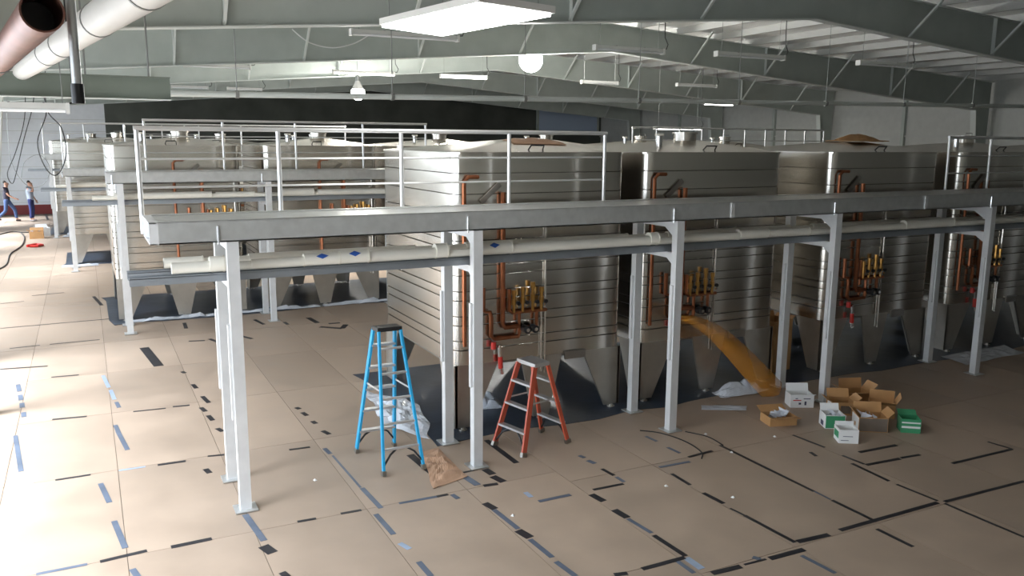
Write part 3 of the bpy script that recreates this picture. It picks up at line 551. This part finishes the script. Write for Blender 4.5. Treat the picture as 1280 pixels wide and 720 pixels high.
carton('brown carton tipped open behind the wrapped one', 10.46, 8.22, .36, .32, .20, FR_-10, 'card', (), (('b', -10, .15), ('r', 30, .15), ('f', 60, .14)))
carton('low flattened brown carton lying apart near the orange reflection strip', 8.78, 8.62, .42, .30, .13, FR_+22, 'card', (), (('b', 70, .16), ('f', 85, .12)), True)
carton('tall tan carton standing in the gap between two tanks', 10.80, 10.85, .50, .40, .92, 8, 'card', (), (('b', 15, .1), ('r', 60, .1)), True, .02)
tag(MB().cyl((10.95, 8.95, .075), (11.05, 8.86, .085), .065, 14).build('paper_roll', 'card_white', None, True), 'white paper roll lying behind the carton heap', 'roll')

# ------------------------------------------------------------------ sheets: paper, plastic, cardboard
def sheet(name, label, cat, corners, m, amp, seed, n=16, z=.012, th=.004, fold=None, z0=None, wob=.16, roof=None):
    c = [Vector(p) for p in corners]; cen = sum(c, Vector((0, 0)))/4; vs = []
    for j in range(n+1):
        for i in range(n+1):
            u, v = i/n, j/n
            p = c[0]*(1-u)*(1-v)+c[1]*u*(1-v)+c[2]*u*v+c[3]*(1-u)*v
            e = min(u, v, 1-u, 1-v)
            q = noise.noise(Vector((p.x*2.2, p.y*2.2, seed)))+.6*noise.noise(Vector((p.x*6, p.y*6, seed+9)))
            k = noise.noise(Vector((p.x*1.7, p.y*1.7, seed+20)))*wob
            hgt = amp*abs(q)*(.25+min(1, e*4)) if fold is None else amp*abs(q)*(.3+min(1, e*4))+fold*max(0, 1-((u-.5)**2+(v-.5)**2)*4)
            px_, py_ = p.x+k*(1 if e < .3 else .2), p.y+k*.5
            if roof:                              # lie on the sloping tank top
                lx, ly = px_-roof[0], py_-roof[1]; hgt += -.17*max(0, (1.40-lx)/1.40, (lx-1.84)/.92, (.97-ly)/.97, (ly-1.33)/1.67)
            vs.append((px_-cen.x, py_-cen.y, hgt))
    mb = MB().add(vs, [(j*(n+1)+i, j*(n+1)+i+1, (j+1)*(n+1)+i+1, (j+1)*(n+1)+i) for j in range(n) for i in range(n)])
    o = mb.build(name, m, None, False); o.location = (cen.x, cen.y, z if z0 is None else z0)
    s = o.modifiers.new('thick', 'SOLIDIFY'); s.thickness = th; s.offset = 1
    return tag(o, label, cat)
sheet('kraft_paper', 'crumpled brown kraft paper sheet between the blue ladder and a walkway post', 'paper', ((3.36, 8.62), (3.92, 8.80), (3.95, 9.86), (3.66, 9.80)), 'kraft', .07, 1, wob=.08)
sheet('plastic_sheet', 'crumpled clear plastic sheeting on the floor behind the blue stepladder', 'plastic sheet', ((3.55, 11.0), (4.0, 10.2), (4.35, 11.6), (3.85, 12.7)), 'poly', .16, 2, z=.018)
sheet('plastic_sheet', 'bunched white plastic film lying behind the orange stepladder', 'plastic sheet', ((4.95, 11.0), (5.55, 10.95), (5.6, 11.5), (5.0, 11.5)), 'poly', .14, 3, z=.018, fold=.12)
sheet('plastic_sheet', 'heap of clear plastic film at the foot of the orange reflection strip', 'plastic sheet', ((8.75, 9.88), (9.75, 9.8), (9.7, 10.2), (8.9, 10.2)), 'poly', .16, 4, z=.018, fold=.14)
sheet('plastic_sheet', 'thin torn plastic strip on the boards by the second tank', 'plastic sheet', ((8.1, 9.55), (8.75, 9.25), (8.9, 9.4), (8.2, 9.7)), 'poly', .03, 5)
for i, (xa, xb, y) in enumerate(((.7, 2.6, 19.62), (2.7, 4.9, 19.70), (5.0, 7.3, 19.85))):
    sheet('plastic_sheet', ('pale plastic strip edging the membrane at the open end of the second row', 'pale plastic strip edging the membrane in the middle of the second row', 'pale plastic strip edging the membrane where the second row vanishes behind the first')[i], 'plastic sheet',
          ((xa, 19.86), (xb, 19.86), (xb, 20.1), (xa, 20.1)), 'poly', .12, 6+i, z=.018, wob=.02)
sheet('plastic_sheet', 'blue-white plastic sheet beside the third tank row', 'plastic sheet', ((-.85, 29.5), (.2, 29.5), (.2, 29.98), (-.85, 29.98)), 'poly', .06, 10, wob=.04)
sheet('plastic_sheet', 'plastic sheet and scraps around the fourth walkway post', 'plastic sheet', ((-1.0, 38.5), (-.2, 38.9), (0.0, 40.2), (-.8, 40.2)), 'poly', .2, 12)
sheet('plastic_sheet', 'faint plastic film at the foot of the last walkway posts', 'plastic sheet', ((14.3, 9.5), (16.2, 9.6), (16.4, 10.15), (14.4, 10.1)), 'poly', .05, 14, z=.018)
sheet('cardboard_sheet', 'folded brown cardboard resting on the tank top', 'cardboard', ((12.70, 11.06), (13.60, 11.03), (13.62, 11.72), (12.72, 11.78)), 'card', .07, 15, z0=4.064, th=.012, fold=.12, wob=.06)
sheet('cardboard_sheet', 'tan cardboard piece lying flat on the first tank top', 'cardboard', ((5.6, 10.9), (6.4, 10.8), (6.45, 11.4), (5.65, 11.4)), 'kraft', .02, 16, z0=4.066, th=.008, wob=.08, roof=(4.37, 10.3))

# orange window reflection, built as a translucent strip curving down to the floor
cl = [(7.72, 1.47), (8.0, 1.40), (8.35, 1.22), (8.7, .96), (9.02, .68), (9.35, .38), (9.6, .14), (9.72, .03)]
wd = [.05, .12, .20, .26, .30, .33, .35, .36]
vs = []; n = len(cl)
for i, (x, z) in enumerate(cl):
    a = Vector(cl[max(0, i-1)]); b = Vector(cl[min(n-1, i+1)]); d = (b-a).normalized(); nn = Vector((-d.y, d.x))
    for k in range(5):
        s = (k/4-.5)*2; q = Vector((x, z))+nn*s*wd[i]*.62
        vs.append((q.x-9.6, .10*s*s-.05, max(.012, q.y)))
o = MB().add(vs, [(i*5+k, i*5+k+1, (i+1)*5+k+1, (i+1)*5+k) for i in range(n-1) for k in range(4)]).build('orange_reflection', 'orange_reflection_sheet', None, True)
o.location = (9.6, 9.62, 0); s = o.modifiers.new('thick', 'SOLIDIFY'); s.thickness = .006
tag(o, 'translucent orange strip standing for a window reflection, arching down to the floor', 'strip')

# ------------------------------------------------------------------ cables
def cable(label, pts, r, m='cable', cat='cable'):
    p0 = Vector(pts[0]); P = [Vector(p)-p0 for p in pts]; Q = []
    for i in range(len(P)-1):
        a, b, c, d = P[max(0, i-1)], P[i], P[i+1], P[min(len(P)-1, i+2)]
        for k in range(6):
            t = k/6; Q.append(.5*((2*b)+(c-a)*t+(2*a-5*b+4*c-d)*t*t+(3*b-a-3*c+d)*t**3))
    Q.append(P[-1]); o = MB().pipe(Q, r, 6).build('cable', m, None, True); o.location = p0; return tag(o, label, cat)
cable('black cable snaking over the sunlit floor toward the workmen', [(-2.9, 28.6, .03), (-2.45, 30.5, .03), (-2.5, 33.5, .03), (-2.3, 36.0, .03), (-2.35, 38.8, .03), (-2.6, 41.0, .03)], .022)
cable('thin dark cable lying near the workmen\'s feet', [(-3.6, 39.5, .03), (-3.0, 41.5, .03), (-2.4, 41.0, .03), (-1.6, 41.6, .03)], .02)
cable('dark looped cable hanging at the open end of the third walkway', [(-1.0, 28.6, 5.6), (-.85, 28.3, 4.8), (-1.15, 28.2, 3.9), (-1.0, 28.2, 3.15), (-.72, 28.2, 2.95), (-.45, 28.2, 3.5), (-.5, 28.2, 4.3), (-.84, 28.3, 4.85), (-.8, 28.6, 6.0)], .016)
cable('thin cable drooping in a wide loop before the white wall', [(-1.35, 29.0, 5.8), (-1.45, 28.8, 4.6), (-1.75, 28.6, 3.6), (-2.0, 28.5, 3.0), (-1.9, 28.5, 2.7), (-1.75, 28.5, 3.1), (-1.5, 28.6, 4.0), (-1.2, 28.8, 5.0), (-1.1, 29.0, 5.9)], .013)
cable('coil of pale cable hanging against the white wall', [(-1.9, 30, 5.7), (-2.0, 30, 4.2), (-1.95, 30, 3.2), (-1.6, 30, 2.55), (-1.15, 30, 2.6), (-.95, 30, 3.1), (-1.2, 30, 3.5), (-1.6, 30, 3.3), (-1.75, 30, 2.8)], .010, 'rod')
cable('curved black wire on the boards by the second tank post', [(6.75, 9.22, .012), (6.95, 9.0, .012), (7.05, 8.6, .012), (7.0, 8.2, .012), (6.85, 8.0, .012)], .009)
cable('thin wire running from a walkway post along the boards', [(7.3, 8.9, .012), (7.45, 8.6, .012), (7.42, 8.25, .012)], .008)
cable('white cord drooping from the second roof frame', [(4.9, 21.85, 6.75), (5.3, 21.8, 6.45), (5.9, 21.8, 6.35), (6.5, 21.8, 6.5), (7.0, 21.85, 6.8)], .016, 'cable_white')
for i, (x, y) in enumerate(((5.9, 7.5), (7.35, 8.0), (6.4, 6.9), (7.5, 8.7), (3.9, 7.6), (2.2, 9.5), (8.3, 8.2))):
    o = MB().add([(-.02, -.015, 0), (.02, -.02, 0), (.025, .02, 0), (-.015, .02, 0), (0, 0, .022)], [(0, 3, 2, 1), (0, 1, 4), (1, 2, 4), (2, 3, 4), (3, 0, 4)]).build('paper_scrap', 'card_white')
    o.location = (x, y, .0066); o.rotation_euler.z = i; tag(o, 'tiny scrap of white paper on the brown boards', 'scrap', 'paper scraps on the boards')

# ------------------------------------------------------------------ two workmen by the white wall
def skin_obj(name, chains, m, parent, sub=1):
    bm = bmesh.new(); ly = bm.verts.layers.skin.verify(); vm = {}
    for ch in chains:
        prev = None
        for key, p, r in ch:
            if key not in vm:
                v = bm.verts.new(p); v[ly].radius = (r, r); vm[key] = v
                v[ly].use_root = (len(vm) == 1)
            if prev is not None and not bm.edges.get((prev, vm[key])): bm.edges.new((prev, vm[key]))
            prev = vm[key]
    me = bpy.data.meshes.new(name); bm.to_mesh(me); bm.free(); me.materials.append(MATS[m])
    o = bpy.data.objects.new(name, me); COL.objects.link(o); o.parent = parent
    s = o.modifiers.new('skin', 'SKIN'); s.use_smooth_shade = True
    d = o.modifiers.new('sub', 'SUBSURF'); d.levels = sub; d.render_levels = sub
    return o
def person(label, x, y, rz, J, top, legs_m, shoe_m, k=1.1):
    # J: joint positions, facing +X, z up, metres for a 1.75 m figure
    t = thing('person', label, 'person', (x, y, .0066), rz); t.scale = (k, k, k)
    P = J
    ch = [[('pel', P['pel'], .085), ('waist', P['waist'], .085), ('chest', P['chest'], .125), ('neck', P['neck'], .058), ('jaw', P['jaw'], .075), ('head', P['head'], .098), ('crown', P['crown'], .075)]]
    nose = Vector(P['head'])+Vector((.11, 0, -.03)); ch.append([('head', P['head'], .1), ('nose', nose, .018)])
    for s in 'lr':
        sg = 1 if s == 'l' else -1
        ch.append([('head', P['head'], .1), ('ear'+s, Vector(P['head'])+Vector((-.01, .095*sg, -.01)), .02)])
        ch.append([('chest', P['chest'], .145), ('sh'+s, P['sh'+s], .068), ('el'+s, P['el'+s], .045), ('wr'+s, P['wr'+s], .03), ('pa'+s, P['pa'+s], .036)])
        d = (Vector(P['pa'+s])-Vector(P['wr'+s])).normalized(); sd = d.orthogonal().normalized()
        for f, (o, l) in enumerate(((-.03, .065), (-.01, .08), (.01, .075), (.03, .06))):
            a = Vector(P['pa'+s])+d*.03+sd*o; b = a+d*l*.55; c = b+(d+sd.cross(d)*.6).normalized()*l*.5
            ch.append([('pa'+s, P['pa'+s], .036), ('f%d%s' % (f, s), a, .010), ('g%d%s' % (f, s), b, .009), ('h%d%s' % (f, s), c, .008)])
        a = Vector(P['wr'+s])+d*.03+sd*-.045; ch.append([('pa'+s, P['pa'+s], .036), ('t'+s, a, .011), ('u'+s, a+d*.04-sd*.015, .009)])
        ch.append([('pel', P['pel'], .13), ('hip'+s, P['hip'+s], .078), ('kn'+s, P['kn'+s], .06), ('an'+s, P['an'+s], .04), ('toe'+s, Vector(P['an'+s])+Vector((.13, 0, -.05)), .035)])
    skin_obj('body', ch, 'skin', t)
    g = .014
    ch = [[('hem', Vector(P['pel'])+Vector((0, 0, -.07)), .118+g), ('pel', Vector(P['pel'])+Vector((0, 0, .04)), .122+g), ('waist', P['waist'], .13+g), ('chest', P['chest'], .15+g), ('neckb', Vector(P['neck'])-Vector((0, 0, .07)), .08)]]
    for s in 'lr': ch.append([('chest', P['chest'], .15), ('sh'+s, P['sh'+s], .068+g+.008), ('sl'+s, lerp(P['sh'+s], P['el'+s], .75), .052+g+.006)])
    skin_obj('shirt', ch, top, t)
    ch = []
    for s in 'lr': ch.append([('waist', lerp(P['pel'], P['waist'], .5), .118+g), ('pel', P['pel'], .112+g), ('hip'+s, lerp(P['hip'+s], P['kn'+s], .12), .080+g), ('kn'+s, P['kn'+s], .062+g), ('cuff'+s, lerp(P['kn'+s], P['an'+s], .95), .05+g)])
    skin_obj('trousers', ch, legs_m, t)
    for s in 'lr':
        a = Vector(P['an'+s]); skin_obj('shoe', [[('heel', a+Vector((-.05, 0, -.045)), .045), ('mid', a+Vector((.05, 0, -.05)), .047), ('toe', a+Vector((.16, 0, -.055)), .042)]], shoe_m, t)
    h = Vector(P['head']); skin_obj('hair', [[('nape', h+Vector((-.06, 0, -.02)), .075), ('back', h+Vector((-.045, 0, .06)), .092), ('top', h+Vector((.02, 0, .09)), .08)]], 'hair', t)
    for s in (1, -1):
        MB().cyl(h+Vector((.088, .035*s, .0)), h+Vector((.102, .035*s, .0)), .012, 8).build('eye', 'ink', t)
    return t
base = dict(pel=(0, 0, .93), waist=(0, 0, 1.1), chest=(.01, 0, 1.33), neck=(.01, 0, 1.50), jaw=(.03, 0, 1.565), head=(.02, 0, 1.635), crown=(.01, 0, 1.70))
J1 = dict(base, hipl=(.02, .09, .88), hipr=(-.02, -.09, .88), knl=(.26, .10, .50), anl=(.30, .10, .10), knr=(-.06, -.10, .47), anr=(-.40, -.10, .16),
          shl=(0, .19, 1.43), shr=(0, -.19, 1.43), ell=(-.12, .25, 1.15), wrl=(-.04, .27, .91), pal=(-.01, .27, .83), elr=(.10, -.25, 1.16), wrr=(.32, -.26, 1.02), par=(.40, -.26, .99))
J2 = dict(base, hipl=(0, .09, .88), hipr=(0, -.09, .88), knl=(.03, .10, .50), anl=(-.02, .11, .10), knr=(.03, -.10, .50), anr=(.0, -.11, .10),
          shl=(0, .19, 1.43), shr=(0, -.19, 1.43), ell=(-.04, .27, 1.14), wrl=(.10, .24, .92), pal=(.14, .23, .85), elr=(.24, -.26, 1.28), wrr=(.20, -.17, 1.50), par=(.15, -.12, 1.57))
person('workman in a dark shirt and blue jeans walking past the white wall', -3.42, 46.8, R(-5), J1, 'navy', 'jeans', 'shoe_dark', 1.12)
person('workman in a pale grey-blue shirt standing with a hand raised to his face', -2.42, 46.6, R(-20), J2, 'shirt_grey', 'jeans_dark', 'shoe', 1.12)
# clutter on the floor near the workmen
for i, (x, y, sx, sy, h, m, lab) in enumerate(((-1.9, 38.6, .5, .4, .3, 'card', 'brown tool carton at the foot of the fourth walkway post'), (-1.7, 39.45, .45, .4, .35, 'card_white', 'white tool carton at the foot of the fourth walkway post'))):
    carton(lab, x, y, sx, sy, h, 15*i, m, (), (('b', 40, .15), ('l', 60, .12)), True)
tag(MB().pipe([(-2.1, 35.6, .05), (-1.8, 35.9, .07), (-1.6, 35.7, .05), (-1.75, 35.4, .06), (-2.0, 35.5, .05)], .05, 6).build('red_hose', 'red', None, True), 'small red and black hose heap on the sunlit floor', 'hose')
